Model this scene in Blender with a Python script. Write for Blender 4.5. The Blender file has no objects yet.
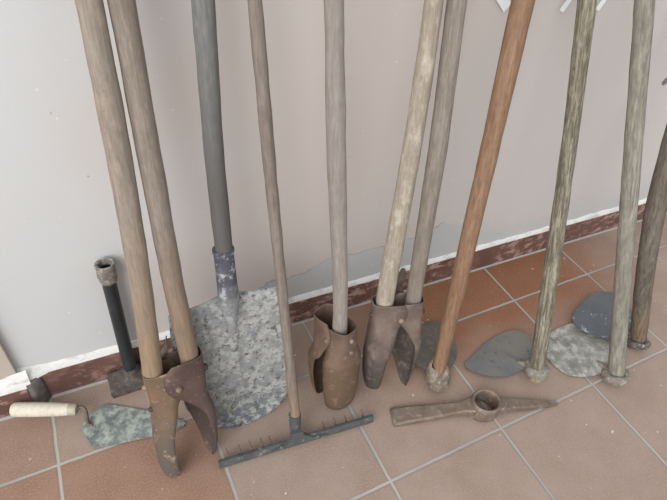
import bpy, bmesh, math, random
from mathutils import Vector, Matrix, noise
random.seed(7)
V3 = Vector
scene = bpy.context.scene
col = scene.collection

# ------------------------------------------------------------------ camera, light, exposure
TILE = 0.33
yaw, pitch, roll = math.radians(31.788), math.radians(42.961), math.radians(8.068)
CAM = V3((0.54172, -0.66691, 1.17894))
fw = V3((math.sin(yaw)*math.cos(pitch), math.cos(yaw)*math.cos(pitch), -math.sin(pitch)))
r0 = V3((math.cos(yaw), -math.sin(yaw), 0)); u0 = r0.cross(fw)
rt = math.cos(roll)*r0 + math.sin(roll)*u0; up = -math.sin(roll)*r0 + math.cos(roll)*u0
cam = bpy.data.cameras.new('camera'); cam.sensor_width = 36; cam.lens = 518.22*36/667; cam.clip_start = 0.02
camo = bpy.data.objects.new('camera', cam); col.objects.link(camo)
camo.matrix_world = Matrix(((rt.x, up.x, -fw.x, CAM.x), (rt.y, up.y, -fw.y, CAM.y), (rt.z, up.z, -fw.z, CAM.z), (0, 0, 0, 1)))
scene.camera = camo

world = bpy.data.worlds.new('overcast_sky'); scene.world = world; world.use_nodes = True
wn = world.node_tree; wn.nodes['Background'].inputs[0].default_value = (0.97, 0.985, 0.985, 1); wn.nodes['Background'].inputs[1].default_value = 0.80

def light(name, kind, energy, loc, target, color, **kw):
    l = bpy.data.lights.new(name, kind); l.energy = energy; l.color = color
    for k, v in kw.items(): setattr(l, k, v)
    o = bpy.data.objects.new(name, l); col.objects.link(o); o.location = loc
    o.rotation_euler = (V3(target) - V3(loc)).to_track_quat('-Z', 'Y').to_euler(); return o
light('overcast_sun', 'SUN', 1.75, (-3.0, -2.6, 2.9), (0.6, 0.1, 0.3), (1.0, 0.98, 0.95), angle=math.radians(60))
light('patio_opening', 'AREA', 36, (-1.2, -1.8, 2.3), (0.5, 0.1, 0.5), (0.95, 0.98, 1.0), shape='SQUARE', size=1.6)

scene.view_settings.view_transform = 'Standard'; scene.view_settings.look = 'None'
scene.view_settings.exposure = 0.04; scene.view_settings.gamma = 1.0; scene.view_settings.use_curve_mapping = False

# ------------------------------------------------------------------ helpers: naming, meshes
def setp(o, label=None, cat=None, group=None, kind=None):
    if label: o['label'] = label
    if cat: o['category'] = cat
    if group: o['group'] = group
    if kind: o['kind'] = kind
    return o

def empty(name, M, label, cat, group=None):
    o = bpy.data.objects.new(name, None); o.empty_display_size = 0.03; col.objects.link(o)
    o.matrix_world = M; setp(o, label, cat, group); o['_M'] = [x for r in M for x in r]
    MATS[o.name] = M.copy(); return o
MATS = {}

def mesh(name, bm, mat, parent=None, M=None, sharp=38, solid=None, smooth=True):
    """link the world-space bmesh as one object; its frame is the frame of the thing it belongs to"""
    M = MATS[parent.name] if parent is not None else (M or Matrix.Identity(4))
    if parent is not None or name == 'pick_head':                # nothing that stands on the floor sinks into it
        for v in bm.verts: v.co.z = max(v.co.z, 0.0004+(solid or 0)/2)
    bmesh.ops.recalc_face_normals(bm, faces=bm.faces[:])
    bm.transform(M.inverted())
    me = bpy.data.meshes.new(name); bm.to_mesh(me); bm.free()
    for p in me.polygons: p.use_smooth = smooth
    if smooth and sharp: me.set_sharp_from_angle(angle=math.radians(sharp))
    me.materials.append(mat)
    o = bpy.data.objects.new(name, me); col.objects.link(o)
    if parent is not None:
        o.parent = parent; MATS[o.name] = M.copy()
        if parent.type == 'MESH': pass
    else:
        o.matrix_world = M; MATS[o.name] = M.copy()
    if solid:
        s = o.modifiers.new('thickness', 'SOLIDIFY'); s.thickness = solid; s.offset = 0; s.use_even_offset = False
    return o

def frame(O, X, Z):
    Z = Z.normalized(); X = (X - Z*X.dot(Z)).normalized(); Y = Z.cross(X)
    return Matrix(((X.x, Y.x, Z.x, O.x), (X.y, Y.y, Z.y, O.y), (X.z, Y.z, Z.z, O.z), (0, 0, 0, 1)))

def catmull(P, n, closed=False):
    out = []; N = len(P)
    rng = range(N) if closed else range(N-1)
    for i in rng:
        if closed: a, b, c, d = P[(i-1) % N], P[i], P[(i+1) % N], P[(i+2) % N]
        else: a, b, c, d = P[max(i-1, 0)], P[i], P[i+1], P[min(i+2, N-1)]
        for k in range(n):
            t = k/n
            out.append(tuple(0.5*((2*b[j]) + (-a[j]+c[j])*t + (2*a[j]-5*b[j]+4*c[j]-d[j])*t*t + (-a[j]+3*b[j]-3*c[j]+d[j])*t**3) for j in range(len(b))))
    if not closed: out.append(tuple(P[-1]))
    return out

def tube(bm, pts, radii, n=18, cap=True, rough=0.0, freq=30, flat=None, closed_hole=False, up_hint=None):
    """swept round (or flattened) bar through pts"""
    pts = [V3(p) for p in pts]; rings = []
    prev = None
    for i, p in enumerate(pts):
        t = (pts[min(i+1, len(pts)-1)] - pts[max(i-1, 0)]).normalized()
        if prev is None:
            h = V3(up_hint) if up_hint else (V3((1, 0, 0)) if abs(t.x) < 0.8 else V3((0, 1, 0)))
        else: h = prev
        x = (h - t*h.dot(t)).normalized(); y = t.cross(x); prev = x
        r = radii[i] if isinstance(radii, (list, tuple)) else radii
        rx, ry = (r if isinstance(r, tuple) else (r, r))
        ring = []
        for k in range(n):
            a = 2*math.pi*k/n
            q = p + x*rx*math.cos(a) + y*ry*math.sin(a)
            if rough: q += (x*math.cos(a)+y*math.sin(a))*rough*noise.noise(q*freq)
            ring.append(bm.verts.new(q))
        rings.append(ring)
    for a, b in zip(rings, rings[1:]):
        for k in range(n): bm.faces.new((a[k], a[(k+1) % n], b[(k+1) % n], b[k]))
    if cap:
        bm.faces.new(rings[0][::-1]); bm.faces.new(rings[-1])
    return rings

def hollow(bm, profile, C, axis, n=28, hint=(1, 0, 0), rough=0, freq=60, squash=1.0, slant=0.0):
    """closed lathe: profile is a loop of (radius, height) around axis through C"""
    axis = V3(axis).normalized(); h = V3(hint); x = (h-axis*h.dot(axis)).normalized(); y = axis.cross(x)
    rings = []
    for r, z in profile:
        ring = []
        for k in range(n):
            a = 2*math.pi*k/n; d = x*math.cos(a)+y*math.sin(a)*squash
            q = V3(C)+axis*(z+slant*math.sin(a)*(1 if z > 0.008 else 0))+d*r
            if rough: q += d*rough*noise.noise(q*freq)+axis*rough*0.6*noise.noise(q*freq+V3((9, 3, 1)))
            ring.append(bm.verts.new(q))
        rings.append(ring)
    m = len(rings)
    for i in range(m):
        a, b = rings[i], rings[(i+1) % m]
        for k in range(n): bm.faces.new((a[k], a[(k+1) % n], b[(k+1) % n], b[k]))

def lathe(bm, profile, C, axis, n=24, hint=(1, 0, 0), rough=0, freq=60):
    """open profile with capped ends"""
    axis = V3(axis).normalized(); h = V3(hint); x = (h-axis*h.dot(axis)).normalized(); y = axis.cross(x)
    rings = []
    for r, z in profile:
        ring = []
        for k in range(n):
            a = 2*math.pi*k/n; d = x*math.cos(a)+y*math.sin(a); q = V3(C)+axis*z+d*r
            if rough: q += d*rough*noise.noise(q*freq)
            ring.append(bm.verts.new(q))
        rings.append(ring)
    for a, b in zip(rings, rings[1:]):
        for k in range(n): bm.faces.new((a[k], a[(k+1) % n], b[(k+1) % n], b[k]))
    bm.faces.new(rings[0][::-1]); bm.faces.new(rings[-1])

def box(bm, lo, hi, M=None, bevel=0, seg=2):
    r = bmesh.ops.create_cube(bm, size=1)
    vs = r['verts']
    for v in vs: v.co = V3((lo[i]+(v.co[i]+0.5)*(hi[i]-lo[i]) for i in range(3)))
    if bevel:
        es = list({e for v in vs for e in v.link_edges})
        rb = bmesh.ops.bevel(bm, geom=es, offset=bevel, segments=seg, affect='EDGES', profile=0.7)
        vs = list({v for f in rb['faces'] for v in f.verts} | {v for v in vs if v.is_valid})
    if M is not None:
        for v in vs: v.co = M @ v.co

def plate(bm, outline, centre, zf, rings=7, sub=4, thick=0.003):
    """thin solid plate: smooth closed outline (x,y), height zf(x,y,rho); rho=1 on the rim"""
    O = catmull(outline, sub, True); n = len(O); cx, cy = centre
    faces = []
    for side in (1, -1):
        prev = None; grid = []
        for j in range(rings):
            s = 1 - j/rings
            ring = [bm.verts.new((cx+(x-cx)*s, cy+(y-cy)*s, zf(cx+(x-cx)*s, cy+(y-cy)*s, s)+side*thick/2)) for x, y in O]
            grid.append(ring)
        c = bm.verts.new((cx, cy, zf(cx, cy, 0)+side*thick/2))
        for a, b in zip(grid, grid[1:]):
            for k in range(n): bm.faces.new((a[k], a[(k+1) % n], b[(k+1) % n], b[k]))
        for k in range(n): bm.faces.new((grid[-1][k], grid[-1][(k+1) % n], c))
        faces.append(grid[0])
    a, b = faces
    for k in range(n): bm.faces.new((a[k], a[(k+1) % n], b[(k+1) % n], b[k]))

def rivet(bm, C, axis, r, h):
    lathe(bm, [(r, -h*0.6), (r, h*0.25), (r*0.85, h*0.65), (r*0.45, h*0.92), (0.0004, h)], C, axis, n=14)

# ------------------------------------------------------------------ materials
def srgb(h):
    c = [int(h[i:i+2], 16)/255 for i in (0, 2, 4)]
    return tuple((x/12.92 if x <= 0.04045 else ((x+0.055)/1.055)**2.4) for x in c) + (1,)

class NT:
    def __init__(s, name, rough=0.7, metal=0.0, spec=0.4):
        s.m = bpy.data.materials.new(name); s.m.use_nodes = True; s.t = s.m.node_tree
        s.b = s.t.nodes['Principled BSDF']; s.b.inputs['Roughness'].default_value = rough
        s.b.inputs['Metallic'].default_value = metal; s.b.inputs['Specular IOR Level'].default_value = spec
        s.tc = s.t.nodes.new('ShaderNodeTexCoord')
    def new(s, kind, **kw):
        n = s.t.nodes.new(kind)
        for k, v in kw.items(): setattr(n, k, v)
        return n
    def link(s, a, b): s.t.links.new(a, b)
    def coord(s, scale=(1, 1, 1), loc=(0, 0, 0)):
        m = s.new('ShaderNodeMapping'); s.link(s.tc.outputs['Object'], m.inputs[0])
        m.inputs['Scale'].default_value = scale; m.inputs['Location'].default_value = loc; return m.outputs[0]
    def noise(s, vec, scale, detail=4, rough=0.6, dist=0.0):
        n = s.new('ShaderNodeTexNoise'); s.link(vec, n.inputs['Vector'])
        n.inputs['Scale'].default_value = scale; n.inputs['Detail'].default_value = detail
        n.inputs['Roughness'].default_value = rough; n.inputs['Distortion'].default_value = dist; return n.outputs[0]
    def ramp(s, fac, a, b, ca=(0, 0, 0, 1), cb=(1, 1, 1, 1), mid=None):
        r = s.new('ShaderNodeValToRGB'); s.link(fac, r.inputs[0]); e = r.color_ramp.elements
        e[0].position = a; e[1].position = b; e[0].color = ca; e[1].color = cb
        if mid:
            for p, c in mid: q = e.new(p); q.color = c
        return r.outputs[0]
    def mix(s, fac, a, b, mode='MIX'):
        m = s.new('ShaderNodeMix', data_type='RGBA', blend_type=mode)
        for sock, v in ((m.inputs[0], fac), (m.inputs[6], a), (m.inputs[7], b)):
            if hasattr(v, 'is_output'): s.link(v, sock)
            else: sock.default_value = v
        return m.outputs[2]
    def math(s, op, a, b=0.0, c=0.0, clamp=False):
        m = s.new('ShaderNodeMath', operation=op, use_clamp=clamp)
        for i, v in enumerate((a, b, c)):
            if hasattr(v, 'is_output'): s.link(v, m.inputs[i])
            else: m.inputs[i].default_value = v
        return m.outputs[0]
    def sep(s, vec):
        n = s.new('ShaderNodeSeparateXYZ'); s.link(vec, n.inputs[0]); return n.outputs
    def color(s, c): s.link(c, s.b.inputs['Base Color']) if hasattr(c, 'is_output') else setattr(s.b.inputs['Base Color'], 'default_value', c)
    def bump(s, h, strength=0.3, dist=0.002):
        b = s.new('ShaderNodeBump'); b.inputs['Strength'].default_value = strength; b.inputs['Distance'].default_value = dist
        s.link(h, b.inputs['Height']); s.link(b.outputs[0], s.b.inputs['Normal'])

def wood(name, light_c, mid_c, dark_c, streak=0.45, contrast=0.5, rough=0.8, off=0.0, dirt=None, dirt_amt=0.5, low=None, low_z=0.0, low_w=0.2):
    """weathered round timber: grain runs along the local Z axis of the tool"""
    n = NT(name, rough, 0, 0.25)
    g = n.noise(n.coord((1, 1, 0.07), (off, off*2, off)), 210, 6, 0.72, 0.5)
    big = n.noise(n.coord((1, 1, 0.22), (off*3, 1, off)), 17, 3, 0.55)
    c = n.mix(n.ramp(big, 0.35, 0.68), srgb(light_c), srgb(mid_c))
    c = n.mix(n.ramp(g, streak, streak+0.28*contrast/0.5), srgb(dark_c), c)
    mot = n.noise(n.coord((1, 1, 0.35), (off, 6, 2)), 110, 4, 0.65)
    c = n.mix(n.math('MULTIPLY', n.ramp(mot, 0.50, 0.66), 0.45), c, srgb(dark_c)); c = n.mix(n.math('MULTIPLY', n.ramp(mot, 0.34, 0.44, (1, 1, 1, 1), (0, 0, 0, 1)), 0.35), c, srgb(light_c))
    if dirt:
        d = n.noise(n.coord((1, 1, 0.5), (3, off, 4)), 45, 5, 0.7)
        c = n.mix(n.math('MULTIPLY', n.ramp(d, 0.52, 0.68), dirt_amt), c, srgb(dirt))
    if low:
        z = n.sep(n.tc.outputs['Object'])[2]
        zz = n.math('ADD', z, n.math('MULTIPLY', n.math('SUBTRACT', big, 0.5), 0.25))
        f = n.new('ShaderNodeMapRange'); n.link(zz, f.inputs[0]); f.inputs[1].default_value = low_z; f.inputs[2].default_value = low_z+low_w
        c = n.mix(f.outputs[0], n.mix(n.ramp(g, streak, streak+0.3), srgb(dark_c), srgb(low)), c)
    n.color(c); n.bump(g, 0.35, 0.0015); return n.m

def metal(name, base, second, dirt=None, dirt_lo=0.5, dirt_hi=0.62, scale=28, rough=0.6, metallic=0.35, speck=None, speck_lo=0.62, speck_scale=120, low=None, low_z=0, low_w=0.1, pits=None, pit_lo=0.60):
    n = NT(name, rough, metallic, 0.4)
    a = n.noise(n.coord(), scale, 5, 0.65); b = n.noise(n.coord(loc=(5, 2, 7)), scale*1.7, 6, 0.72); f = n.noise(n.coord(loc=(1, 8, 3)), speck_scale, 3, 0.6)
    c = n.mix(n.ramp(a, 0.36, 0.64), srgb(base), srgb(second))
    if low:
        z = n.sep(n.tc.outputs['Object'])[2]
        zz = n.math('ADD', z, n.math('MULTIPLY', n.math('SUBTRACT', a, 0.5), 0.16))
        q = n.new('ShaderNodeMapRange'); n.link(zz, q.inputs[0]); q.inputs[1].default_value = low_z; q.inputs[2].default_value = low_z+low_w
        c = n.mix(q.outputs[0], n.mix(n.ramp(f, 0.3, 0.7), srgb(low), n.mix(0.5, srgb(low), srgb(base))), c)
    if dirt:
        m = n.ramp(b, dirt_lo, dirt_hi); c = n.mix(m, c, srgb(dirt))
        n.link(n.math('MULTIPLY', n.math('SUBTRACT', 1.0, m), metallic), n.b.inputs['Metallic'])
    if speck: c = n.mix(n.ramp(f, speck_lo, speck_lo+0.06), c, srgb(speck))
    if pits:
        pz = n.noise(n.coord(loc=(4, 4, 9)), 70, 6, 0.75); c = n.mix(n.ramp(pz, pit_lo, pit_lo+0.08), c, srgb(pits))
    n.color(c); n.bump(n.math('ADD', b, n.math('MULTIPLY', f, 0.4)), 0.4, 0.002); return n.m

def plain(name, h, rough=0.6, var=0.12, scale=40):
    n = NT(name, rough, 0, 0.3); a = n.noise(n.coord(), scale, 4)
    c = srgb(h); d = tuple(x*(1-var*2) for x in c[:3])+(1,)
    n.color(n.mix(n.ramp(a, 0.3, 0.7), d, c)); n.bump(a, 0.2, 0.002); return n.m

# floor: terracotta tiles, grout, a paler pinkish-grey tone over part of the tiles
def floor_mat():
    n = NT('terracotta_tiles', 0.5, 0, 0.35)
    o = n.tc.outputs['Object']; X, Y, Z = n.sep(o)
    ux = n.math('DIVIDE', X, TILE); uy = n.math('DIVIDE', Y, TILE)
    w1 = n.math('MULTIPLY', n.math('SUBTRACT', n.noise(n.coord(), 30, 3), 0.5), 0.012)
    def edge(u):
        f = n.math('FRACT', n.math('ADD', u, w1)); return n.math('MINIMUM', f, n.math('SUBTRACT', 1.0, f))
    e = n.math('MINIMUM', edge(ux), edge(uy))
    grout = n.ramp(e, 0.0065, 0.0125, (1, 1, 1, 1), (0, 0, 0, 1))
    edge_line = n.ramp(e, 0.014, 0.024, (1, 1, 1, 1), (0, 0, 0, 1))
    cell = n.new('ShaderNodeCombineXYZ'); n.link(n.math('FLOOR', ux), cell.inputs[0]); n.link(n.math('FLOOR', uy), cell.inputs[1])
    wn_ = n.new('ShaderNodeTexWhiteNoise', noise_dimensions='2D'); n.link(cell.outputs[0], wn_.inputs[0])
    a = n.noise(n.coord(), 9, 4, 0.6); g = n.noise(n.coord((1, 1, 1), (3, 1, 0)), 260, 2, 0.6); b = n.noise(n.coord(loc=(7, 2, 0)), 3.2, 3, 0.6)
    terr = n.mix(n.ramp(a, 0.3, 0.72), srgb('84573c'), srgb('96664b'))
    terr = n.mix(n.ramp(g, 0.45, 0.7), terr, srgb('a38068'))
    terr = n.mix(n.math('MULTIPLY', wn_.outputs[0], 0.35), terr, srgb('7a5341'))
    pale_tone = n.mix(n.ramp(a, 0.3, 0.7), srgb('948075'), srgb('a29085'))
    pale_tone = n.mix(n.ramp(g, 0.5, 0.75), pale_tone, srgb('b09b8f'))
    # which tiles take the paler tone: rows away from the wall, and everything left of the third joint
    back = n.ramp(n.math('ADD', Y, n.math('MULTIPLY', n.math('SUBTRACT', b, 0.5), 0.14)), 0.0, 1.0, (0, 0, 0, 1), (1, 1, 1, 1))
    yb = n.new('ShaderNodeMapRange'); n.link(n.math('ADD', Y, n.math('MULTIPLY', n.math('SUBTRACT', b, 0.5), 0.2)), yb.inputs[0])
    yb.inputs[1].default_value = -0.20; yb.inputs[2].default_value = -0.04
    xb = n.new('ShaderNodeMapRange'); n.link(n.math('ADD', X, n.math('MULTIPLY', n.math('SUBTRACT', b, 0.5), 0.2)), xb.inputs[0])
    xb.inputs[1].default_value = 1.0; xb.inputs[2].default_value = 1.32
    clean = n.math('MULTIPLY', yb.outputs[0], xb.outputs[0])  # mask of the deeper orange tiles; the rest stay paler
    xr = n.new('ShaderNodeMapRange'); n.link(X, xr.inputs[0]); xr.inputs[1].default_value = 2.25; xr.inputs[2].default_value = 1.9
    clean = n.math('MULTIPLY', clean, xr.outputs[0])
    one = n.math('MULTIPLY', n.math('LESS_THAN', X, 2*TILE), n.math('LESS_THAN', Y, 0.0))
    clean = n.math('MAXIMUM', clean, n.math('MULTIPLY', one, 0.55))
    left = n.math('MULTIPLY', n.math('LESS_THAN', X, TILE), 0.35); clean = n.math('MAXIMUM', clean, left)
    c = n.mix(clean, pale_tone, terr)
    fl_ = n.noise(n.coord(loc=(2, 9, 0)), 60, 2, 0.5); c = n.mix(n.ramp(fl_, 0.735, 0.76), c, srgb('d6cfc8'))
    c = n.mix(n.math('MULTIPLY', edge_line, 0.25), c, srgb('7f665c'))
    gc = n.mix(n.ramp(b, 0.35, 0.65), srgb('989a9a'), srgb('b2afa9'))
    c = n.mix(grout, c, gc); n.color(c)
    n.link(n.mix(grout, n.mix(clean, (0.62, 0.62, 0.62, 1), (0.45, 0.45, 0.45, 1)), (0.95, 0.95, 0.95, 1)), n.b.inputs['Roughness'])
    n.bump(n.math('SUBTRACT', n.math('MULTIPLY', g, 0.06), n.math('MULTIPLY', grout, 0.6)), 0.5, 0.003)
    return n.m

def wall_mat():
    n = NT('old_painted_plaster', 0.75, 0, 0.25)
    X, Y, Z = n.sep(n.tc.outputs['Object'])
    a = n.noise(n.coord(), 1.6, 3, 0.5); b = n.noise(n.coord(loc=(3, 0, 8)), 5.5, 4, 0.6); f = n.noise(n.coord(loc=(1, 5, 0)), 55, 3, 0.6)
    pink = srgb('cfc5c0'); grey = srgb('cdcfd0')
    xa = n.math('ADD', X, n.math('MULTIPLY', n.math('SUBTRACT', a, 0.5), 1.1))
    tone = n.ramp(n.math('DIVIDE', xa, 3.0), 0.10, 0.75, (1, 1, 1, 1), (0.5, 0.5, 0.5, 1), [(0.15, (0.85, 0.85, 0.85, 1)), (0.22, (0.15, 0.15, 0.15, 1)), (0.42, (0.05, 0.05, 0.05, 1)), (0.55, (0.45, 0.45, 0.45, 1))])
    c = n.mix(tone, pink, grey)
    # repaired bluish-grey patch along the foot of the wall, its edge wandering
    h = n.math('ADD', Z, n.math('MULTIPLY', n.math('SUBTRACT', b, 0.5), 0.22))
    edge_ = n.math('ADD', 0.215, n.math('MULTIPLY', n.math('SINE', n.math('MULTIPLY', X, 6.0)), 0.03))
    d = n.math('SUBTRACT', h, edge_)
    xw = n.math('MULTIPLY', n.math('GREATER_THAN', X, 0.86), 1.0)
    xs = n.new('ShaderNodeMapRange'); n.link(X, xs.inputs[0]); xs.inputs[1].default_value = 1.42; xs.inputs[2].default_value = 1.75; xs.inputs[3].default_value = 0.0005; xs.inputs[4].default_value = 0.09
    fd = n.math('DIVIDE', n.math('SUBTRACT', 0.0, d), xs.outputs[0], clamp=True)
    foot = n.math('MULTIPLY', fd, xw)
    c = n.mix(n.math('MULTIPLY', foot, 0.75), c, srgb('bfc4c6'))
    line = n.math('MULTIPLY', n.math('MULTIPLY', n.math('LESS_THAN', n.math('ABSOLUTE', d), 0.0028), xw), n.math('LESS_THAN', X, 1.42))
    c = n.mix(n.math('MULTIPLY', line, 0.45), c, srgb('86888a'))
    c = n.mix(n.math('MULTIPLY', n.ramp(f, 0.715, 0.74), 0.7), c, srgb('e6e4e0'))
    c = n.mix(n.math('MULTIPLY', n.ramp(n.noise(n.coord(loc=(9, 1, 4)), 38, 3, 0.6), 0.755, 0.77), 0.6), c, srgb('8d8a86'))
    # the dark chip at right
    dx = n.math('SUBTRACT', X, 2.095); dz = n.math('SUBTRACT', Z, 0.607)
    rr = n.math('SQRT', n.math('ADD', n.math('MULTIPLY', dx, dx), n.math('MULTIPLY', dz, dz)))
    c = n.mix(n.math('LESS_THAN', n.math('ADD', rr, n.math('MULTIPLY', n.math('SUBTRACT', f, 0.5), 0.02)), 0.012), c, srgb('77787a'))
    n.color(c); n.bump(n.math('ADD', b, n.math('MULTIPLY', f, 0.15)), 0.12, 0.01); return n.m

M_floor = floor_mat(); M_wall = wall_mat()
M_wall_l = plain('beige_plaster', 'c2b8ae', 0.8, 0.06, 8)
def skirt_mat():
    n = NT('chipped_red_skirting', 0.5, 0, 0.4)
    a = n.noise(n.coord(), 7, 3); b = n.noise(n.coord((1, 1, 1.6), (4, 1, 2)), 26, 6, 0.72)
    X, Y, Z = n.sep(n.tc.outputs['Object'])
    w = n.noise(n.coord((1, 0.2, 0.3), (6, 0, 0)), 3.2, 2); m = n.math('MULTIPLY', n.ramp(b, 0.50, 0.58), n.ramp(w, 0.38, 0.52))
    c = n.mix(n.ramp(a, 0.35, 0.65), srgb('644842'), srgb('74564e')); c = n.mix(m, c, srgb('b09088'))
    fx = n.math('FRACT', n.math('DIVIDE', n.math('ADD', X, 0.105), TILE)); e = n.math('MINIMUM', fx, n.math('SUBTRACT', 1.0, fx))
    c = n.mix(n.ramp(e, 0.006, 0.010, (1, 1, 1, 1), (0, 0, 0, 1)), c, srgb('7d6a63')); n.color(c); n.bump(b, 0.25, 0.002); return n.m
M_skirt = skirt_mat()
def plaster_mat():
    n = NT('raw_white_plaster', 0.85, 0, 0.2)
    a = n.noise(n.coord((1, 1, 2.5)), 24, 5, 0.7); c = n.mix(n.ramp(a, 0.50, 0.72), srgb('e6e6e4'), srgb('b4b5b5')); n.color(c); n.bump(a, 0.4, 0.004); return n.m
M_plaster = plaster_mat()
M_grout = plain('grey_grout', 'adaaa8', 0.9, 0.1, 60)
M_mortar = plain('grey_mortar', '7d7772', 0.9, 0.22, 50)

W_brown = wood('weathered_brown_wood', 'a3998f', '968b80', '7a6f65', 0.30, 0.75, off=0.3, dirt='b3a290', dirt_amt=0.4, low='988068', low_z=0.40, low_w=0.25)
W_brown2 = wood('weathered_brown_wood_darker', '9c9188', '8f8379', '73685f', 0.30, 0.75, off=1.3, dirt='5f5148', dirt_amt=0.25, low='8f7863', low_z=0.40, low_w=0.2)
W_slate = wood('blackened_grey_wood', '8f8e8b', '807f7d', '626262', 0.30, 0.7, off=2.1, low='5d5a57', low_z=0.60, low_w=0.35)
W_rake = wood('pale_brown_ash_wood', '918880', '857a72', '6c6159', 0.30, 0.7, off=3.4, low='987f69', low_z=0.1, low_w=0.15)
W_grey = wood('silvered_wood', 'a39d97', '978f88', '837a73', 0.30, 0.7, off=4.2)
W_cream = wood('pale_straw_wood', 'b7aea1', 'a89e8f', '887d70', 0.32, 0.7, off=5.7, dirt='cfc7b6', dirt_amt=0.5)
W_greyb = wood('grey_brown_wood', '9b938b', '8d847b', '72685f', 0.32, 0.7, off=6.9)
W_red = wood('reddish_brown_wood', '9a7d66', '8a6b54', '6f5442', 0.30, 0.6, off=8.1, rough=0.6, low='a08468', low_z=0.0, low_w=0.15)
W_ridge = wood('fissured_pale_wood', 'a9a392', '98927f', '5c564b', 0.42, 0.4, off=9.3, dirt='6a6455', dirt_amt=0.5)
W_moss = wood('mud_stained_grey_wood', 'a4a094', '928e82', '6d6a61', 0.36, 0.55, off=10.7, dirt='7d8078', dirt_amt=0.55)
W_dark = wood('dark_mud_stained_wood', '8d8478', '7b7166', '544c45', 0.38, 0.6, off=12.1, dirt='6c675f', dirt_amt=0.6, low='8e7863', low_z=0.1, low_w=0.1)
W_stub = wood('pale_peg_wood', 'c2ac96', 'b39c86', '8f7966', 0.35, 0.5, off=13)
W_trowel = wood('cream_turned_wood', 'd8d1c2', 'cdc5b5', 'b5ac9a', 0.25, 0.4, off=14, rough=0.55)

S_clam1 = metal('rust_brown_sheet', '6f5d4e', '816b58', dirt='98856f', dirt_lo=0.56, dirt_hi=0.66, scale=22, rough=0.62, speck='b3a79b', speck_lo=0.645, low='6a6563', low_z=0.12, low_w=0.1)
S_clam1b = metal('dark_rust_sheet', '564743', '67544e', dirt='85756f', dirt_lo=0.58, dirt_hi=0.68, scale=22, rough=0.6, speck='a0928a', speck_lo=0.655, low='6a5d57', low_z=0.12, low_w=0.12)
S_clam2 = metal('earth_brown_sheet', '6b584c', '7c685b', dirt='8d7a6b', dirt_lo=0.55, dirt_hi=0.7, scale=26, rough=0.65, low='766150', low_z=0.16, low_w=0.05)
S_clam3 = metal('dark_grey_sheet', '6d6059', '7d6e66', dirt='877a71', dirt_lo=0.52, dirt_hi=0.74, scale=24, rough=0.55, low='504b48', low_z=0.10, low_w=0.12)
S_strap = metal('bare_grey_strap', '8a8079', '978e87', scale=30, rough=0.6, metallic=0.2)
S_bolt = metal('worn_bolt_steel', '7d6a5d', '9a8778', scale=60)
S_boltd = metal('dark_bolt_steel', '3f3836', '554b47', scale=60)
S_shovel = metal('cement_caked_steel', '808384', '939594', dirt='aaaba9', dirt_lo=0.46, dirt_hi=0.58, scale=34, rough=0.8, metallic=0.03, pits='5d5955', pit_lo=0.535, low='5f666f', low_z=0.02, low_w=0.11)
S_socket = metal('blue_black_socket', '4b4d58', '5b5c66', dirt='a9aaae', dirt_lo=0.54, dirt_hi=0.62, scale=34, rough=0.6, metallic=0.15, low='a2a5a5', low_z=0.36, low_w=0.09)
S_rake = metal('grey_green_iron', '55585a', '656867', dirt='7f8280', dirt_lo=0.56, dirt_hi=0.66, scale=35, rough=0.6)
S_tine = metal('brown_tine_iron', '5e4c42', '75604f', scale=50)
S_pick = metal('dull_brown_iron', '76675c', '887a6f', dirt='9c9085', dirt_lo=0.55, dirt_hi=0.68, scale=40, rough=0.6)
S_hoeA = metal('dark_muddy_iron', '67625d', '77716b', dirt='84796f', dirt_lo=0.54, dirt_hi=0.64, scale=30, rough=0.55, speck='c0bbb4', speck_lo=0.72)
S_hoeAe = metal('muddy_socket_iron', '74695e', '867a6d', dirt='a0968a', dirt_lo=0.52, dirt_hi=0.62, scale=60, rough=0.8, metallic=0.05)
S_hoeB = metal('grey_blue_worn_iron', '6d7276', '82807a', dirt='938778', dirt_lo=0.54, dirt_hi=0.70, scale=8, rough=0.42, metallic=0.3, speck='60656c', speck_lo=0.62, speck_scale=60)
S_hoeC = metal('whitened_iron', '7d7c77', '969690', dirt='bcbeb8', dirt_lo=0.45, dirt_hi=0.62, scale=18, rough=0.7, metallic=0.1, pits='6f6e69')
S_hoeD = metal('clean_blue_grey_steel', '5f656c', '6b7076', scale=9, rough=0.42, metallic=0.3, dirt='b0b4b6', dirt_lo=0.60, dirt_hi=0.63)
S_eye = metal('cement_spotted_iron', '78726a', '888279', dirt='a09b92', dirt_lo=0.52, dirt_hi=0.62, scale=60, rough=0.8, metallic=0.05)
S_eyeD = metal('dark_cement_spotted_iron', '56524f', '66615d', dirt='b9b6b1', dirt_lo=0.56, dirt_hi=0.62, scale=60, rough=0.75, metallic=0.1)
S_trow = metal('mortar_smeared_steel', '656d6d', '818986', dirt='a9b0a9', dirt_lo=0.44, dirt_hi=0.60, pits='50575a', pit_lo=0.60, scale=22, rough=0.6, metallic=0.2)
S_ferr = metal('dull_grey_ferrule', 'a9a393', 'b8b1a0', scale=40, metallic=0.2)
S_neck = metal('dark_tang_iron', '5f5850', '7c7368', scale=60)
S_rod = metal('black_painted_rod', '2c3033', '363a3d', scale=30, rough=0.45, metallic=0.2, dirt='4a4d4f', dirt_lo=0.62, dirt_hi=0.7)
S_collar = metal('cement_crusted_collar', '6f6862', '847c75', dirt='a29b93', dirt_lo=0.5, dirt_hi=0.6, scale=70, rough=0.85, metallic=0.05)
S_block = metal('dark_crusted_block', '4b4542', '5c5551', dirt='736b65', dirt_lo=0.50, dirt_hi=0.66, scale=45, rough=0.75, metallic=0.1)
M_paper = plain('white_paper', 'f6fafc', 0.6, 0.02)

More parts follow.
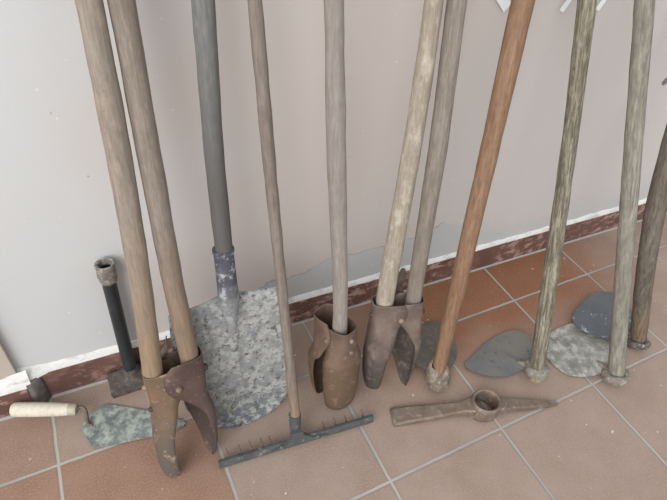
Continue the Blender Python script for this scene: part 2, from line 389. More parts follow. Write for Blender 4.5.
# ------------------------------------------------------------------ setting
W0 = V3((0.231, 0.1848, 0)); W1 = V3((2.574, 0.1419, 0)); WD = (W1-W0).normalized(); WN = V3((-WD.y, WD.x, 0))   # skirting face line, WN into the wall
def wp(x, dep, z):                                  # point at world x along the wall line, dep behind the skirting face
    return W0 + WD*((x-W0.x)/WD.x) + WN*dep + V3((0, 0, z))
def wallbox(x0, x1, d0, d1, z0, z1, bm=None, bevel=0):
    bm = bm or bmesh.new(); M = frame(wp(x0, 0, 0), WD, V3((0, 0, 1)))
    box(bm, (0, d0, z0), ((x1-x0)/WD.x, d1, z1), M, bevel); return bm
WALL = 0.010
bm = bmesh.new(); box(bm, (-2.4, -3.2, -0.06), (4.2, 0.45, 0.0)); o = mesh('floor', bm, M_floor, smooth=False); setp(o, kind='structure')
o = mesh('wall_back', wallbox(0.292, 4.2, WALL, 0.16, 0.0, 2.7), M_wall, smooth=False); setp(o, kind='structure')
o = mesh('wall_left', wallbox(-2.4, 0.2935, -0.006, 0.16, 0.0, 2.7, bevel=0.002), M_wall_l, smooth=False); setp(o, kind='structure')
o = mesh('baseboard_back', wallbox(0.318, 4.2, 0.0, WALL+0.002, 0.0, 0.093, bevel=0.0025), M_skirt); setp(o, kind='structure')
o = mesh('baseboard_left', wallbox(-2.4, 0.300, -0.020, -0.004, 0.0, 0.080, bevel=0.0025), M_skirt); setp(o, kind='structure')
def band(x0, x1, dep, base, top, amp, seed, thick=0.004, step=0.012, ramp=None):
    thick0 = thick; bm = bmesh.new(); n = int((x1-x0)/step); rows = []
    for i in range(n+1):
        x = x0+(x1-x0)*i/n; t = top(x) + amp*noise.noise(V3((x*16, seed, 0))) + amp*0.5*noise.noise(V3((x*55, seed, 3)))
        thick = thick0+(ramp(x) if ramp else 0)
        rows.append([bm.verts.new(wp(x, d, z)) for d, z in ((dep, base), (dep-thick, base), (dep-thick*0.8, (base+t)/2), (dep-0.0006, t), (dep, t))])
    for a, b in zip(rows, rows[1:]):
        for k in range(5): bm.faces.new((a[k], a[(k+1) % 5], b[(k+1) % 5], b[k]))
    bm.faces.new(rows[0]); bm.faces.new(rows[-1][::-1]); return bm
o = mesh('trim_1', band(0.29, 4.2, WALL+0.001, 0.0915, lambda x: 0.109+0.003*math.sin(x*3)+max(0, 0.40-x)*0.12, 0.006, 2, 0.010, ramp=lambda x: max(0, 0.35-x)*0.30), M_plaster); setp(o, kind='structure')
o = mesh('trim_2', band(-2.4, 0.312, -0.005, 0.079, lambda x: 0.112+max(0, min(0.018, (x-0.22)*0.2)), 0.005, 5, 0.013), M_plaster); setp(o, kind='structure')
o = mesh('trim_3', band(0.318, 4.2, 0.001, -0.001, lambda x: 0.003, 0.001, 8, 0.008), M_grout); setp(o, kind='structure')
o = mesh('trim_4', band(-2.4, 0.30, -0.019, -0.001, lambda x: 0.003, 0.001, 9, 0.009), M_grout); setp(o, kind='structure')
# mortar lump closing the step between the two skirtings
bm = bmesh.new()
lp = [(0.300, -0.019), (0.312, -0.021), (0.322, -0.014), (0.333, -0.003), (0.334, 0.006), (0.300, 0.006)]
rows = []
for z, s in ((0, 1.08), (0.02, 1.0), (0.045, 1.05), (0.07, 0.96), (0.088, 0.9), (0.095, 0.72)):
    rows.append([bm.verts.new(wp(0.315+(x-0.315)*s, d*s+0.003*noise.noise(V3((x*90, d*90, z*60))), z)) for x, d in lp])
for a, b in zip(rows, rows[1:]):
    for k in range(6): bm.faces.new((a[k], a[(k+1) % 6], b[(k+1) % 6], b[k]))
bm.faces.new(rows[0]); bm.faces.new(rows[-1])
bmesh.ops.subdivide_edges(bm, edges=bm.edges[:], cuts=2, use_grid_fill=True, smooth=0.4)
o = mesh('trim_5', bm, M_mortar, sharp=60); setp(o, kind='structure')

# ------------------------------------------------------------------ handles
class Tool:
    def __init__(s, O, U, V):
        s.O, s.V = V3(O), V3(V).normalized(); U = V3(U); s.U = (U - s.V*U.dot(s.V)).normalized(); s.W = s.U.cross(s.V).normalized()
        s.M = frame(s.O, s.U, s.V)
    def P(s, u, v, w=0.0): return s.O+s.U*u+s.V*v+s.W*w
def to_wall(p, r): return (W0-p).dot(WN)+WALL-r         # room left before the handle touches the plaster
def handle_bm(T, rows, w=0.0, bottom=0.22, parallel=False, length=1.5, rough=0.0012, n=20, over=0.0, end=None):
    """rows (u, v, r) from the top of the visible run downwards; carried on up to the wall"""
    rows = [tuple(q) for q in rows][::-1]
    if rows[0][1] > bottom:
        a, b = rows[0], rows[1]; k = (bottom-a[1])/(b[1]-a[1]); rows.insert(0, (a[0]+(b[0]-a[0])*k*0.6, bottom, a[2]))
    a, b = rows[-2], rows[-1]; slope = 0 if parallel else (b[0]-a[0])/(b[1]-a[1])
    v = b[1]
    while v < length:
        v += 0.01
        if to_wall(T.P(b[0]+slope*(v-b[1]), v, w), b[2]) < 0.0015: v -= 0.01; break
    if v > b[1]+0.03:
        rows.append((b[0]+slope*(v-b[1])*0.5, (v+b[1])/2, b[2])); rows.append((b[0]+slope*(v-b[1]), v, b[2]))
    sm = catmull(rows, 10); bm = bmesh.new()
    pts = [T.P(u, vv, w) for u, vv, r in sm]; rad = [r for u, vv, r in sm]
    d = (pts[-1]-pts[-2]).normalized()
    pts += [pts[-1]+d*0.004, pts[-1]+d*0.006]; rad += [rad[-1]*0.85, rad[-1]*0.5]
    tube(bm, pts, rad, n=n, rough=rough, freq=22); return bm

def trough(T, side, prof, n=20, w0=0.0, shear=0.0, back=1.0):
    bm = bmesh.new(); rows = []
    P = catmull(prof, 4)
    for v, ui, uo, hw, e in P:
        row = []
        for k in range(n+1):
            a = -math.pi/2+math.pi*k/n; c, s_ = max(math.cos(a), 0), math.sin(a)
            w = hw*math.copysign(abs(s_)**e, s_)*(back if s_ < 0 else 1.0)
            row.append(bm.verts.new(T.P(side*(ui+(uo-ui)*c**e)+shear*w*max(0, min(1, (0.25-v)/0.06)), v, w0+w)))
        rows.append(row)
    for a, b in zip(rows, rows[1:]):
        for k in range(n): bm.faces.new((a[k], a[k+1], b[k+1], b[k]))
    return bm

# ---- clamshell diggers
def digger(T, label, profs, mats, handles, woods, bolts, group, shear=(0, 0), back=1.0, strap=None):
    root = empty('post_hole_digger', T.M, label, 'post hole digger', group)
    blades = {}
    for side, prof, mat, sh in zip((-1, 1), profs, mats, shear):
        blades[side] = mesh('blade', trough(T, side, prof, shear=sh, back=back), mat, root, solid=0.0026, sharp=50)
    for h, wd in zip(handles, woods):
        mesh('handle', h, wd, root)
    if strap:
        bm = bmesh.new(); rows = []
        A = catmull([q[0] for q in strap[1]], 5); B = catmull([q[1] for q in strap[1]], 5)
        for a, b in zip(A, B):
            a, b = V3(a), V3(b); m = (a+b)/2+V3((0, 0, -0.003)); rows.append([bm.verts.new(T.P(*q)) for q in (a, m, b)])
        for a, b in zip(rows, rows[1:]):
            for k in range(2): bm.faces.new((a[k], a[k+1], b[k+1], b[k]))
        mesh('rear_strap', bm, strap[0], root, solid=0.0028)
    for nm, (u, v, w), ax, r, h, mt in bolts:
        bm = bmesh.new(); A = T.W*ax[2]+T.U*ax[0]+T.V*ax[1]; rivet(bm, T.P(u, v, w), A, r, h); mesh(nm, bm, mt, root if nm == 'pivot_bolt' else blades[-1 if u < 0 else 1])
    return root

T1 = Tool((0.5916, -0.111, 0.0), (0.9987, 0.0486, -0.0139), (0.0037, 0.2027, 0.9792))
L1 = [(0.000, .034, .050, .004, 1), (0.006, .032, .055, .018, 1), (0.03, .030, .0605, .033, 1), (0.07, .029, .0625, .040, 1), (0.13, .028, .0605, .043, .95), (0.18, .018, .055, .041, .85),
      (0.205, .009, .052, .035, .7), (0.230, .002, .0505, .029, .55), (0.255, -.014, .051, .025, .5), (0.280, -.018, .051, .0225, .5), (0.298, -.012, .051, .0215, .5), (0.310, -.002, .051, .0215, .5)]
R1 = [(0.008, .047, .050, .003, 1), (0.015, .046, .053, .010, 1), (0.035, .045, .056, .018, 1), (0.075, .044, .059, .028, 1), (0.125, .037, .060, .038, .95), (0.17, .031, .060, .042, .85),
      (0.205, .023, .058, .037, .7), (0.232, .007, .058, .031, .55), (0.255, -.014, .061, .027, .5), (0.282, -.021, .062, .0245, .5), (0.305, -.016, .062, .0235, .5), (0.322, -.001, .062, .0235, .5)]
h1a = handle_bm(T1, [(-0.0022, 0.9494, 0.0164), (-0.0073, 0.7499, 0.0184), (-0.0173, 0.5179, 0.0179), (-0.0325, 0.3039, 0.0188)], bottom=0.235, parallel=True, length=1.42)
h1b = handle_bm(T1, [(0.0371, 0.9475, 0.0173), (0.0356, 0.7419, 0.0179), (0.0352, 0.4998, 0.0182), (0.0395, 0.31, 0.0186)], bottom=0.235, parallel=True, length=1.42)
digger(T1, 'clamshell post hole digger with two brown handles standing nearest the trowel', (L1, R1), (S_clam1, S_clam1b), (h1a, h1b), (W_brown, W_brown2),
       [('pivot_bolt', (0.004, 0.266, 0.0285), (0, 0, 1), 0.0065, 0.006, S_bolt), ('pivot_bolt', (0.004, 0.266, -0.0235), (0, 0, -1), 0.0065, 0.006, S_bolt),
        ('rivet', (-0.0530, 0.278, 0.004), (-1, 0, 0), 0.006, 0.006, S_bolt), ('rivet', (0.063, 0.278, 0.006), (1, 0, 0), 0.008, 0.008, S_boltd),
        ('rivet', (-0.053, 0.225, 0.012), (-1, 0, 0), 0.005, 0.005, S_boltd)], 'post hole diggers leaning on the wall', (0, 0.40), 0.8, (S_strap, [((-0.034, .302, -.022), (-0.034, .306, -.032)), ((-0.018, .304, -.022), (-0.016, .314, -.034)), ((-0.006, .307, -.022), (-0.003, .325, -.034)), ((0.002, .316, -.022), (0.006, .340, -.033)), ((0.006, .328, -.024), (0.009, .356, -.031))]))

T3 = Tool((1.1151, -0.1184, 0.0), (0.947, -0.3161, 0.057), (0.0034, 0.1873, 0.9823))
L3 = [(0.020, .047, .062, .004, 1), (0.026, .044, .067, .020, 1), (0.05, .041, .073, .036, 1), (0.09, .037, .077, .044, 1), (0.14, .031, .077, .046, .95), (0.185, .018, .073, .042, .85),
      (0.215, .012, .070, .036, .7), (0.238, .006, .067, .030, .55), (0.255, -.008, .066, .0265, .5), (0.275, -.013, .066, .025, .5), (0.290, -.009, .066, .025, .5), (0.300, -.006, .066, .025, .5)]
R3 = [(0.008, .036, .039, .003, 1), (0.015, .034, .040, .008, 1), (0.04, .030, .041, .015, 1), (0.09, .024, .040, .027, 1), (0.14, .014, .039, .040, .95), (0.18, .010, .041, .043, .85),
      (0.215, .008, .048, .034, .7), (0.238, .001, .052, .028, .55), (0.255, -.014, .054, .0245, .5), (0.275, -.018, .054, .023, .5), (0.290, -.010, .054, .023, .5), (0.300, .004, .054, .023, .5)]
h3a = handle_bm(T3, [(-0.0033, 0.9296, 0.0159), (-0.0131, 0.6675, 0.0184), (-0.0344, 0.3578, 0.0205)], bottom=0.24, parallel=True, length=1.42)
h3b = handle_bm(T3, [(0.0361, 0.9297, 0.0166), (0.0386, 0.6656, 0.0181), (0.032, 0.3522, 0.0178)], bottom=0.24, parallel=True, length=1.42)
digger(T3, 'post hole digger with one straw and one grey handle above dark open blades', (L3, R3), (S_clam3, S_clam3), (h3a, h3b), (W_cream, W_greyb),
       [('pivot_bolt', (-0.001, 0.258, 0.0275), (0, 0, 1), 0.008, 0.007, S_bolt), ('pivot_bolt', (-0.001, 0.258, -0.0275), (0, 0, -1), 0.008, 0.007, S_bolt),
        ('rivet', (0.056, 0.262, 0.004), (1, 0, 0), 0.006, 0.006, S_boltd), ('rivet', (-0.067, 0.262, 0.004), (-1, 0, 0), 0.006, 0.006, S_boltd)], 'post hole diggers leaning on the wall', (0, 0.60), 1.0, (S_clam3, [((-0.020, .275, -.027), (0.016, .275, -.027)), ((-0.014, .300, -.030), (0.015, .298, -.030)), ((-0.010, .318, -.027), (0.010, .316, -.033)), ((-0.008, .335, -.033), (0.014, .333, -.026)), ((-0.001, .352, -.030), (0.016, .351, -.031)), ((0.004, .362, -.032), (0.013, .361, -.034))]))

V2 = V3((0.0032, 0.1761, 0.9844)); U2 = V3((0.38, -0.925, 0.0)).normalized()
H2 = Tool((0.9791, -0.0995, 0.0), (0.9998, -0.0183, 0), V2)
T2 = Tool(V3((0.9760, -0.1120, 0.0))-U2*0.028, U2, V2)
F2 = [(0.0, .022, .036, .014, 1), (0.006, .018, .044, .033, 1), (0.025, .014, .052, .047, 1), (0.07, .010, .057, .0525, 1), (0.12, .008, .058, .054, .95), (0.16, .006, .0575, .053, .9),
      (0.172, .004, .054, .050, .85), (0.190, .002, .048, .039, .65), (0.205, -.004, .0465, .033, .55), (0.225, -.009, .046, .030, .55), (0.245, -.006, .046, .029, .55), (0.257, .000, .046, .029, .55)]
B2 = [(0.012, .028, .038, .006, 1), (0.02, .026, .046, .026, 1), (0.04, .024, .054, .041, 1), (0.08, .025, .060, .049, 1), (0.12, .025, .063, .0525, .95), (0.16, .021, .062, .052, .9),
      (0.175, .009, .053, .050, .85), (0.192, .003, .051, .041, .65), (0.208, -.004, .0515, .0355, .55), (0.230, -.009, .053, .0325, .55), (0.252, -.004, .054, .0315, .55), (0.270, .002, .055, .0325, .55)]
h2 = handle_bm(H2, [(-0.048, 0.9332, 0.0154), (-0.0361, 0.6887, 0.018), (-0.017, 0.3909, 0.0163), (-0.0132, 0.2767, 0.0170)], bottom=0.19, length=1.45)
digger(T2, 'post hole digger with a single silver-grey handle and broad brown blade', (B2, F2), (S_clam2, S_clam2), (h2,), (W_grey,),
       [('pivot_bolt', (0.0, 0.225, -0.036), (0, 0, -1), 0.0065, 0.006, S_bolt), ('pivot_bolt', (0.0, 0.225, 0.036), (0, 0, 1), 0.0065, 0.006, S_bolt),
        ('rivet', (0.0475, 0.232, 0.004), (1, 0, 0), 0.0065, 0.006, S_bolt), ('rivet', (0.0485, 0.196, 0.004), (1, 0, 0), 0.0065, 0.006, S_bolt)], 'post hole diggers leaning on the wall')

# ---- shovel
TS = Tool((0.7299, -0.0647, 0.0), (0.9998, -0.0183, 0.0), (0.0033, 0.1806, 0.9836))
root = empty('shovel', TS.M, 'flat shovel with a cement-caked grey blade and blackened grey handle', 'shovel')
outl = [(0.0, 0.0), (0.035, 0.001), (0.068, 0.009), (0.098, 0.025), (0.119, 0.055), (0.123, 0.11), (0.124, 0.2), (0.124, 0.30), (0.123, 0.345), (0.119, 0.373)]
bm = bmesh.new(); rows = []; vv = [0.0, .003, .008, .016, .028, .045, .07, .1, .14, .18, .22, .26, .29, .325, .352, .366, .376, .379]
def half(v):
    for (a, b), (c, d) in zip(outl, outl[1:]):
        if b <= v <= d: return a+(c-a)*((v-b)/max(d-b, 1e-6))
    return 0.119
for v in vv:
    hwid = max(half(v), 0.006); row = []
    for k in range(25):
        s = -1+k/12; u = hwid*s
        w = 0.010*(s*s) - 0.004 + 0.010*math.exp(-(u/0.016)**2)*min(1, max(0, (v-0.10)/0.25))
        fold = 0.012*max(0, (v-0.366)/0.013)
        edge = 0.0025*noise.noise(V3((u*40, 0, 1))) if v < 0.05 else 0
        worn = (5.2*u*u if u < 0 else 0.6*u*u)*max(0, 1-v/0.2)
        row.append(bm.verts.new(TS.P(u, v+worn+0.018*math.exp(-(u/0.032)**2)*max(0, (v-0.352)/0.03)+edge+0.002, w-fold)))
    rows.append(row)
for a, b in zip(rows, rows[1:]):
    for k in range(24): bm.faces.new((a[k], a[k+1], b[k+1], b[k]))
blade = mesh('blade', bm, S_shovel, root, solid=0.003, sharp=55)
bm = bmesh.new()
sk = [(0.30, .008, .005), (0.34, .012, .008), (0.37, .019, .012), (0.395, .0215, .0165), (0.42, .0200, .018), (0.46, .0192, .0185), (0.505, .0188, .0185), (0.510, .0188, .0185)]
tube(bm, [TS.P(-0.001, v, 0.004) for v, a, b in sk], [(a, b) for v, a, b in sk], n=22, up_hint=TS.U, rough=0.001, freq=60)
sock = mesh('socket', bm, S_socket, root)
bm = bmesh.new(); hollow(bm, [(.0190, -.003), (.0205, -.003), (.0205, .003), (.0170, .003), (.0165, 0)], TS.P(-0.001, 0.508, 0.004), TS.V); mesh('collar', bm, S_socket, sock)
mesh('handle', handle_bm(TS, [(0.0104, 0.9307, 0.0168), (0.0022, 0.7047, 0.0164), (0.0002, 0.52, 0.0165), (-0.001, 0.47, 0.0165)], w=0.004, bottom=0.47, length=1.4), W_slate, root)

# ---- rake
TR = Tool((0.8334, -0.1535, 0.0), (0.9998, -0.0183, 0.0), (0.0042, 0.2299, 0.9732))
root = empty('garden_rake', TR.M, 'iron garden rake with a thin brown handle and missing middle teeth', 'rake')
bA, bB = V3((0.6465, -0.1440, 0.018)), V3((1.0200, -0.1890, 0.018)); bd = (bB-bA).normalized(); bn = V3((-bd.y, bd.x, 0))
bm = bmesh.new(); Mb = frame(bA, bd, V3((0, 0.23, 0.97))); L = (bB-bA).length
box(bm, (0, -0.0045, -0.012), (L, 0.0045, 0.009), Mb, 0.002)
bar = mesh('head_bar', bm, S_rake, root)
bm = bmesh.new(); cx = (TR.P(-0.003, 0.02)-bA).dot(bd)
gus = [(-0.065, -0.002), (-0.03, 0.006), (-0.014, 0.022), (-0.0125, 0.035), (0.0125, 0.035), (0.014, 0.022), (0.034, 0.006), (0.075, -0.002)]
fr = [bm.verts.new(Mb @ V3((cx+x, -0.008, z))) for x, z in gus]; bk = [bm.verts.new(Mb @ V3((cx+x, 0.003, z))) for x, z in gus]
for k in range(8): bm.faces.new((fr[k], fr[(k+1) % 8], bk[(k+1) % 8], bk[k]))
bm.faces.new(fr); bm.faces.new(bk[::-1])
tube(bm, [TR.P(-0.003, v, 0.002) for v in (0.03, 0.05, 0.075, 0.092)], [.013, .0132, .0138, .0142], n=18)
rsock = mesh('socket', bm, S_rake, root)
for rx in (0.048, -0.04):
    bm = bmesh.new(); rivet(bm, Mb @ V3((cx+rx, -0.0085, 0.002)), Mb.to_3x3() @ V3((0, -1, 0)), 0.0055, 0.004); mesh('rivet', bm, S_rake, rsock)
for tx in (0.6712, 0.6974, 0.7225, 0.7509, 0.7704, 0.8998, 0.9277, 0.9559, 0.9984):
    s = (tx-bA.x)/bd.x; p = bA+bd*s
    d = V3((random.uniform(-.003, .003), 0.019+random.uniform(-.002, .002), 0.016))
    bm = bmesh.new(); tube(bm, [p+V3((0, .004, .002)), p+V3((0, .004, .002))+d*0.6, p+V3((0, .003, .004))+d*1.1], [.0028, .0024, .0012], n=8)
    mesh('tooth', bm, S_tine, bar)
mesh('handle', handle_bm(TR, [(-0.03, 0.9502, 0.0106), (-0.0250, 0.7285, 0.0111), (-0.0190, 0.54, 0.0105), (-0.0105, 0.3153, 0.0101), (-0.0062, 0.2, 0.0116), (-0.0021, 0.10, 0.0112)], w=0.002, bottom=0.075, length=1.45, n=16), W_rake, root)

# ---- hoes
def hoe(T, name, label, cat, rows, outline, centre, zf, bladeM, eyeM, woodM, w=0, eye=(0.0, 0.05), er=0.03, neck=0.5, stub=None, group=None, foot=0.0, stubM=None, thick=0.0035, neck_h=0.012, slant=0.004, lump=0.006):
    root = empty(name, T.M, label, cat, group)
    bm = bmesh.new(); plate(bm, outline, centre, zf, thick=thick); blade = mesh('blade', bm, bladeM, root, sharp=60)
    u0, v0, r0_ = rows[-1]
    ax = T.V; C = T.P(u0, eye[0], w); h = eye[1]-eye[0]
    bm = bmesh.new()
    hollow(bm, [(r0_*0.98, 0), (er*0.92, -0.001), (er, h*0.25), (er*1.0, h*0.6), (er*0.9, h*0.92), (r0_*1.08, h), (r0_*0.97, h*0.9), (r0_*0.97, h*0.4)], C, ax, n=36, rough=lump, freq=48, hint=T.U, slant=slant)
    mesh('eye_socket', bm, eyeM, root, sharp=60)
    c = V3((centre[0], centre[1], 0)); e = C+ax*h*0.35; d = V3((c.x-e.x, c.y-e.y, 0))
    pts = []
    for k in range(9):
        t = k/8; q = e+d*neck*t; zb = zf(q.x, q.y, 0.6)+0.002
        q.z = e.z*(1-t)**1.6+zb*(1-(1-t)**1.6); pts.append(q)
    bm = bmesh.new(); tube(bm, pts, [(0.024-0.019*(k/8)**0.7, neck_h*(1-k/8)+0.0018) for k in range(9)], n=14, up_hint=V3((-d.y, d.x, 0)).normalized(), rough=0.002, freq=50)
    mesh('neck', bm, eyeM, root)
    mesh('handle', handle_bm(T, rows, w=w, bottom=foot if stub is None else eye[0], length=1.25), woodM, root)
    if stub:
        bm = bmesh.new(); p = T.P(u0, eye[0], w); lathe(bm, [(r0_*0.75, -stub), (r0_*0.86, -stub+0.004), (r0_*0.9, 0.004)], p, ax, rough=0.0015); mesh('handle_end', bm, stubM or W_stub, root)
    return root

TB = Tool((1.5001, -0.2517, 0.0), (0.9998, -0.0183, 0), (0.0064, 0.3506, 0.9365))
O1 = [(1.3415, -0.1427), (1.379, -0.1259), (1.4384, -0.1055), (1.5073, -0.0946), (1.5579, -0.0989), (1.5828, -0.1287), (1.5724, -0.1747), (1.5433, -0.2146), (1.5029, -0.232), (1.4812, -0.2211), (1.438, -0.2206), (1.4015, -0.2089), (1.3655, -0.1838)]
def z1(x, y, s):
    ex, ey = 1.495, -0.235; dx, dy = -0.05, 0.13; L_ = math.hypot(dx, dy); a = ((x-ex)*dx+(y-ey)*dy)/L_; b = abs((x-ex)*dy-(y-ey)*dx)/L_
    return 0.0065+0.014*max(0, 1-a/0.16)*0.8+0.006*math.exp(-(b/0.012)**2)*max(0, 1-a/0.15)+0.004*(1-s*s)
hoe(TB, 'digging_hoe', 'broad hoe with fissured pale handle and grey-blue blade left of its foot', 'hoe',
    [(0.0083, 0.9464, 0.0183), (0.0145, 0.6409, 0.0172), (0.012, 0.3095, 0.0192), (0.0088, 0.0642, 0.0200)], O1, (1.464, -0.160), z1, S_hoeB, S_eye, W_ridge, eye=(0.022, 0.050), er=0.033, stub=0.026, neck=0.55, group='hoes with rounded blades')

TC = Tool((1.7395, -0.3508, 0.0), (0.9998, -0.0183, 0), (0.0077, 0.4214, 0.9069))
O2 = [(1.5972, -0.1733), (1.6671, -0.1464), (1.7528, -0.145), (1.7957, -0.1769), (1.8042, -0.2211), (1.7914, -0.2749), (1.7606, -0.318), (1.7323, -0.3208), (1.6878, -0.3167), (1.6437, -0.3056), (1.6048, -0.2825), (1.592, -0.253), (1.588, -0.2173)]
def z2(x, y, s):
    ex, ey = 1.725, -0.325; a = math.hypot(x-ex, y-ey)
    return 0.005+0.012*max(0, 1-a/0.15)+0.003*(1-s*s)
hoe(TC, 'digging_hoe', 'broad hoe with mud-stained grey handle and whitened rounded blade', 'hoe',
    [(-0.0788, 0.9758, 0.0197), (-0.0603, 0.6581, 0.0196), (-0.0395, 0.3202, 0.0203), (-0.0225, 0.0577, 0.0210)], O2, (1.70, -0.235), z2, S_hoeC, S_eye, W_moss, eye=(0.014, 0.037), er=0.036, stub=0.013, neck=0.55, group='hoes with rounded blades')

TD = Tool((1.9057, -0.2842, 0.0), (0.9998, -0.0183, 0), (0.0068, 0.37, 0.929))
O3 = [(1.75, -0.1412), (1.7839, -0.1207), (1.8447, -0.1004), (1.9142, -0.0909), (1.9612, -0.1087), (1.9753, -0.1458), (1.9566, -0.195), (1.9209, -0.2378), (1.8664, -0.2587), (1.8151, -0.250), (1.7767, -0.2248), (1.75, -0.1903), (1.741, -0.1624)]
def z3(x, y, s): return 0.026+0.003*(1-s*s)
hoe(TD, 'digging_hoe', 'hoe with dark muddy handle and clean blue-grey blade, furthest right', 'hoe',
    [(-0.0290, 0.70, 0.0234), (-0.0430, 0.5698, 0.0246), (-0.0530, 0.4575, 0.0247), (-0.0520, 0.3819, 0.0248), (-0.0450, 0.2621, 0.0238), (-0.0188, 0.0559, 0.0225)], O3, (1.862, -0.172), z3, S_hoeD, S_eyeD, W_dark, eye=(0.006, 0.030), er=0.0345, stub=0.006, neck=0.5, group='hoes with rounded blades')

TA = Tool((1.2358, -0.1588, 0.0), (0.9998, -0.0183, 0), (0.0042, 0.2285, 0.9735))
O0 = [(1.2079, -0.0776), (1.2181, -0.0461), (1.247, -0.006), (1.2881, 0.0202), (1.3316, 0.0268), (1.3686, 0.0122), (1.3777, -0.0312), (1.355, -0.0869), (1.321, -0.1238), (1.2825, -0.1393), (1.2536, -0.1377), (1.2255, -0.1159)]
def z0(x, y, s):
    a = math.hypot(x-1.24, y+0.15); return 0.007+0.014*max(0, 1-a/0.14)+0.004*(1-s*s)
hoe(TA, 'digging_hoe', 'hoe with smooth reddish-brown handle and small dark muddy round blade', 'hoe',
    [(0.0700, 0.9298, 0.0212), (0.0500, 0.6507, 0.0196), (0.0240, 0.3326, 0.0200), (0.0118, 0.2003, 0.0194), (0.002, 0.0539, 0.0176)], O0, (1.295, -0.052), z0, S_hoeA, S_hoeAe, W_red, slant=0.018, lump=0.011, eye=(0.008, 0.074), er=0.0295, stub=0.010, neck=0.6, stubM=S_hoeAe, neck_h=0.014, group='hoes with rounded blades')

# ---- loose pick head
pc = V3((1.3015, -0.2700, 0.0)); pd = V3((0.950, -0.312, 0)).normalized(); pn = V3((-pd.y, pd.x, 0))
MP = frame(pc, pd, V3((0, 0, 1)))
bm = bmesh.new()
hollow(bm, [(.030, .004), (.036, .0), (.0405, .006), (.0415, .022), (.041, .040), (.0385, .052), (.0355, .055), (.0315, .052), (.029, .040), (.0285, .020)], pc, (0, 0, 1), n=36, hint=pd, squash=0.86, rough=0.0012, freq=50)
head = mesh('pick_head', bm, S_pick, M=MP)
setp(head, 'loose iron pickaxe head with empty eye lying on the floor', 'pickaxe head')
def arm(name, secs):
    bm = bmesh.new(); rows = []
    for s, w_, z0_, z1_ in secs:
        c = pc+pd*s
        prof = [(-w_, z0_), (-w_, z1_-0.003), (-w_*0.8, z1_), (w_*0.8, z1_), (w_, z1_-0.003), (w_, z0_)]
        rows.append([bm.verts.new(c+pn*a+V3((0, 0, z))) for a, z in prof])
    for a, b in zip(rows, rows[1:]):
        for k in range(6): bm.faces.new((a[k], a[(k+1) % 6], b[(k+1) % 6], b[k]))
    bm.faces.new(rows[0]); bm.faces.new(rows[-1])
    return mesh(name, bm, S_pick, head, sharp=30)
arm('adze_arm', [(-0.034, .022, .010, .042), (-0.06, .0145, .012, .034), (-0.10, .0165, .010, .028), (-0.15, .0195, .007, .023), (-0.20, .0225, .003, .018), (-0.234, .024, .001, .012), (-0.240, .024, .001, .006)])
arm('point_arm', [(0.032, .020, .010, .040), (0.06, .0165, .010, .033), (0.10, .014, .008, .028), (0.15, .0105, .006, .022), (0.19, .0075, .004, .015), (0.215, .004, .002, .009)])

# ---- trowel
MT = frame(V3((0.46, 0.05, 0.0)), V3((0.88, -0.47, 0)), V3((0, 0, 1)))
root = empty('bricklaying_trowel', MT, 'flat mortar trowel with cream wooden handle and mortar-smeared blade on the floor', 'trowel')
ha, hb = V3((0.2590, 0.1485, 0.045)), V3((0.3885, 0.0960, 0.042)); hd = (hb-ha).normalized(); L = (hb-ha).length
MH = frame(ha, V3((0, 0, 1)), hd)
bm = bmesh.new(); lathe(bm, [(.006, 0), (.0125, .001), (.0155, .005), (.0165, .015), (.0165, .045), (.0158, .075), (.0150, .100), (.0135, L-0.016)], ha, hd, n=22)
grip = mesh('handle', bm, W_trowel, root)
bm = bmesh.new(); lathe(bm, [(.0139, L-0.018), (.0139, L-0.003), (.0125, L), (.005, L+.001)], ha, hd, n=22); mesh('ferrule', bm, S_ferr, grip)
bm = bmesh.new()
nk = catmull([(hb.x, hb.y, .042), (0.3965, 0.0990, .043), (0.4045, 0.0895, .037), (0.4035, 0.0790, .022), (0.4020, 0.0720, .010), (0.4050, 0.0680, .0075), (0.4110, 0.0640, .0068)], 6)
tube(bm, nk, [.0042-0.0016*max(0, (i-24)/12) for i in range(len(nk))], n=10); mesh('tang', bm, S_neck, root)
TO = [(0.3860, 0.0700), (0.4100, 0.0950), (0.4406, 0.1101), (0.4480, 0.1090), (0.5377, 0.0519), (0.6000, -0.0010), (0.6060, -0.0120), (0.5980, -0.0190), (0.5278, -0.0155), (0.4200, 0.0045), (0.4040, 0.0085), (0.3960, 0.0320)]
bm = bmesh.new(); ce = (0.475, 0.045)
def lin(P, k):
    out = []
    for a, b in zip(P, P[1:]+P[:1]): out += [(a[0]+(b[0]-a[0])*i/k, a[1]+(b[1]-a[1])*i/k) for i in range(k)]
    return out
plate(bm, lin(TO, 3), ce, lambda x, y, s: 0.0045+0.0015*(1-s*s), thick=0.002, sub=1); mesh('blade', bm, S_trow, root, sharp=60)

# ---- tamper
MK = frame(V3((0.505, 0.150, 0.0)), V3((1, 0, 0)), V3((0, 0, 1)))
root = empty('hand_tamper', MK, 'short black iron hand tamper standing against the skirting', 'tamper')
bm = bmesh.new(); box(bm, (0.4640, 0.1200, 0.0), (0.546, 0.1710, 0.038), None, 0.004, 2)
bmesh.ops.subdivide_edges(bm, edges=bm.edges[:], cuts=3, use_grid_fill=True)
for v in bm.verts:
    q = v.co*45; v.co += V3((noise.noise(q), noise.noise(q+V3((7, 0, 0))), noise.noise(q+V3((0, 9, 0)))))*0.003*(1 if v.co.z > 0.006 else 0.3)
    if v.co.z > 0.030: v.co.z += 0.012*max(0, 1-math.hypot(v.co.x-0.514, v.co.y-0.158)/0.035)
    v.co.z = max(v.co.z, 0.0)
    v.co.y = min(v.co.y, 0.1715)
mesh('foot_block', bm, S_block, root, sharp=70)
ra, rb = V3((0.5185, 0.1560, 0.036)), V3((0.5260, 0.1640, 0.402)); rd = (rb-ra).normalized(); RL = (rb-ra).length
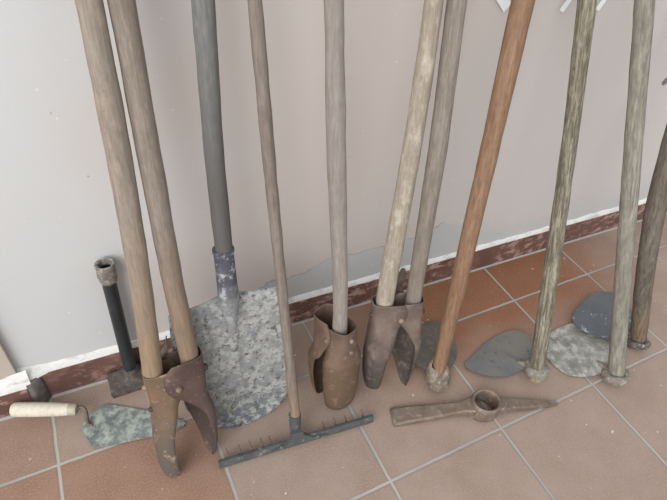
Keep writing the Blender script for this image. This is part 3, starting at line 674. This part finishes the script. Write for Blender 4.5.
bm = bmesh.new(); hollow(bm, [(.0150, 0), (.0146, RL*0.5), (.0142, RL-0.012), (.0115, RL-0.012), (.0115, RL*0.5), (.0115, 0)], ra, rd, n=24); rod = mesh('rod', bm, S_rod, root)
bm = bmesh.new(); hollow(bm, [(.0144, RL-.046), (.0165, RL-.046), (.0182, RL-.040), (.0184, RL-.028), (.0190, RL-.012), (.0194, RL), (.0176, RL+.003), (.0138, RL+.001), (.0125, RL-.012), (.0138, RL-.03)], ra, rd, n=26, rough=0.002, freq=90)
mesh('collar', bm, S_collar, rod)
bm = bmesh.new(); hollow(bm, [(.0150, .0), (.0185, .004), (.0180, .012), (.0175, .020), (.0152, .022)], ra, rd, n=24, rough=0.004, freq=70); mesh('weld_crust', bm, S_block, root)

# ---- paper strips on the wall
def strip(p, q, width, label, tilt):
    a = wp(p[0], WALL-0.001, p[1]); b = wp(q[0], WALL-0.001-tilt, q[1]); d = (b-a).normalized(); x = (WD-d*WD.dot(d)).normalized()
    bm = bmesh.new()
    rows = []
    for k in range(7):
        t = k/6; c = a.lerp(b, t) - WN*(0.004*t*(1-t)*4*(1 if tilt else 0.3)+0.001)
        rows.append([bm.verts.new(c+x*s*width/2-WN*o_) for s, o_ in ((-1, 0), (1, 0), (1, .0008), (-1, .0008))])
    for r1, r2 in zip(rows, rows[1:]):
        for k in range(4): bm.faces.new((r1[k], r1[(k+1) % 4], r2[(k+1) % 4], r2[k]))
    bm.faces.new(rows[0]); bm.faces.new(rows[-1])
    o = mesh('paper_strip', bm, M_paper, M=frame(a, WD, V3((0, 0, 1)))); setp(o, label, 'paper strip', 'white paper strips high on the wall')
strip((1.335, 0.900), (1.400, 0.846), 0.022, 'white paper strip on the wall behind the reddish-brown hoe handle', 0.0)
strip((1.605, 0.96), (1.555, 0.833), 0.015, 'narrow white paper strip left of the fissured pale handle', 0.004)
strip((1.712, 0.96), (1.668, 0.830), 0.015, 'narrow white paper strip right of the fissured pale handle', 0.004)

for o in bpy.data.objects:
    if '_M' in o: del o['_M']
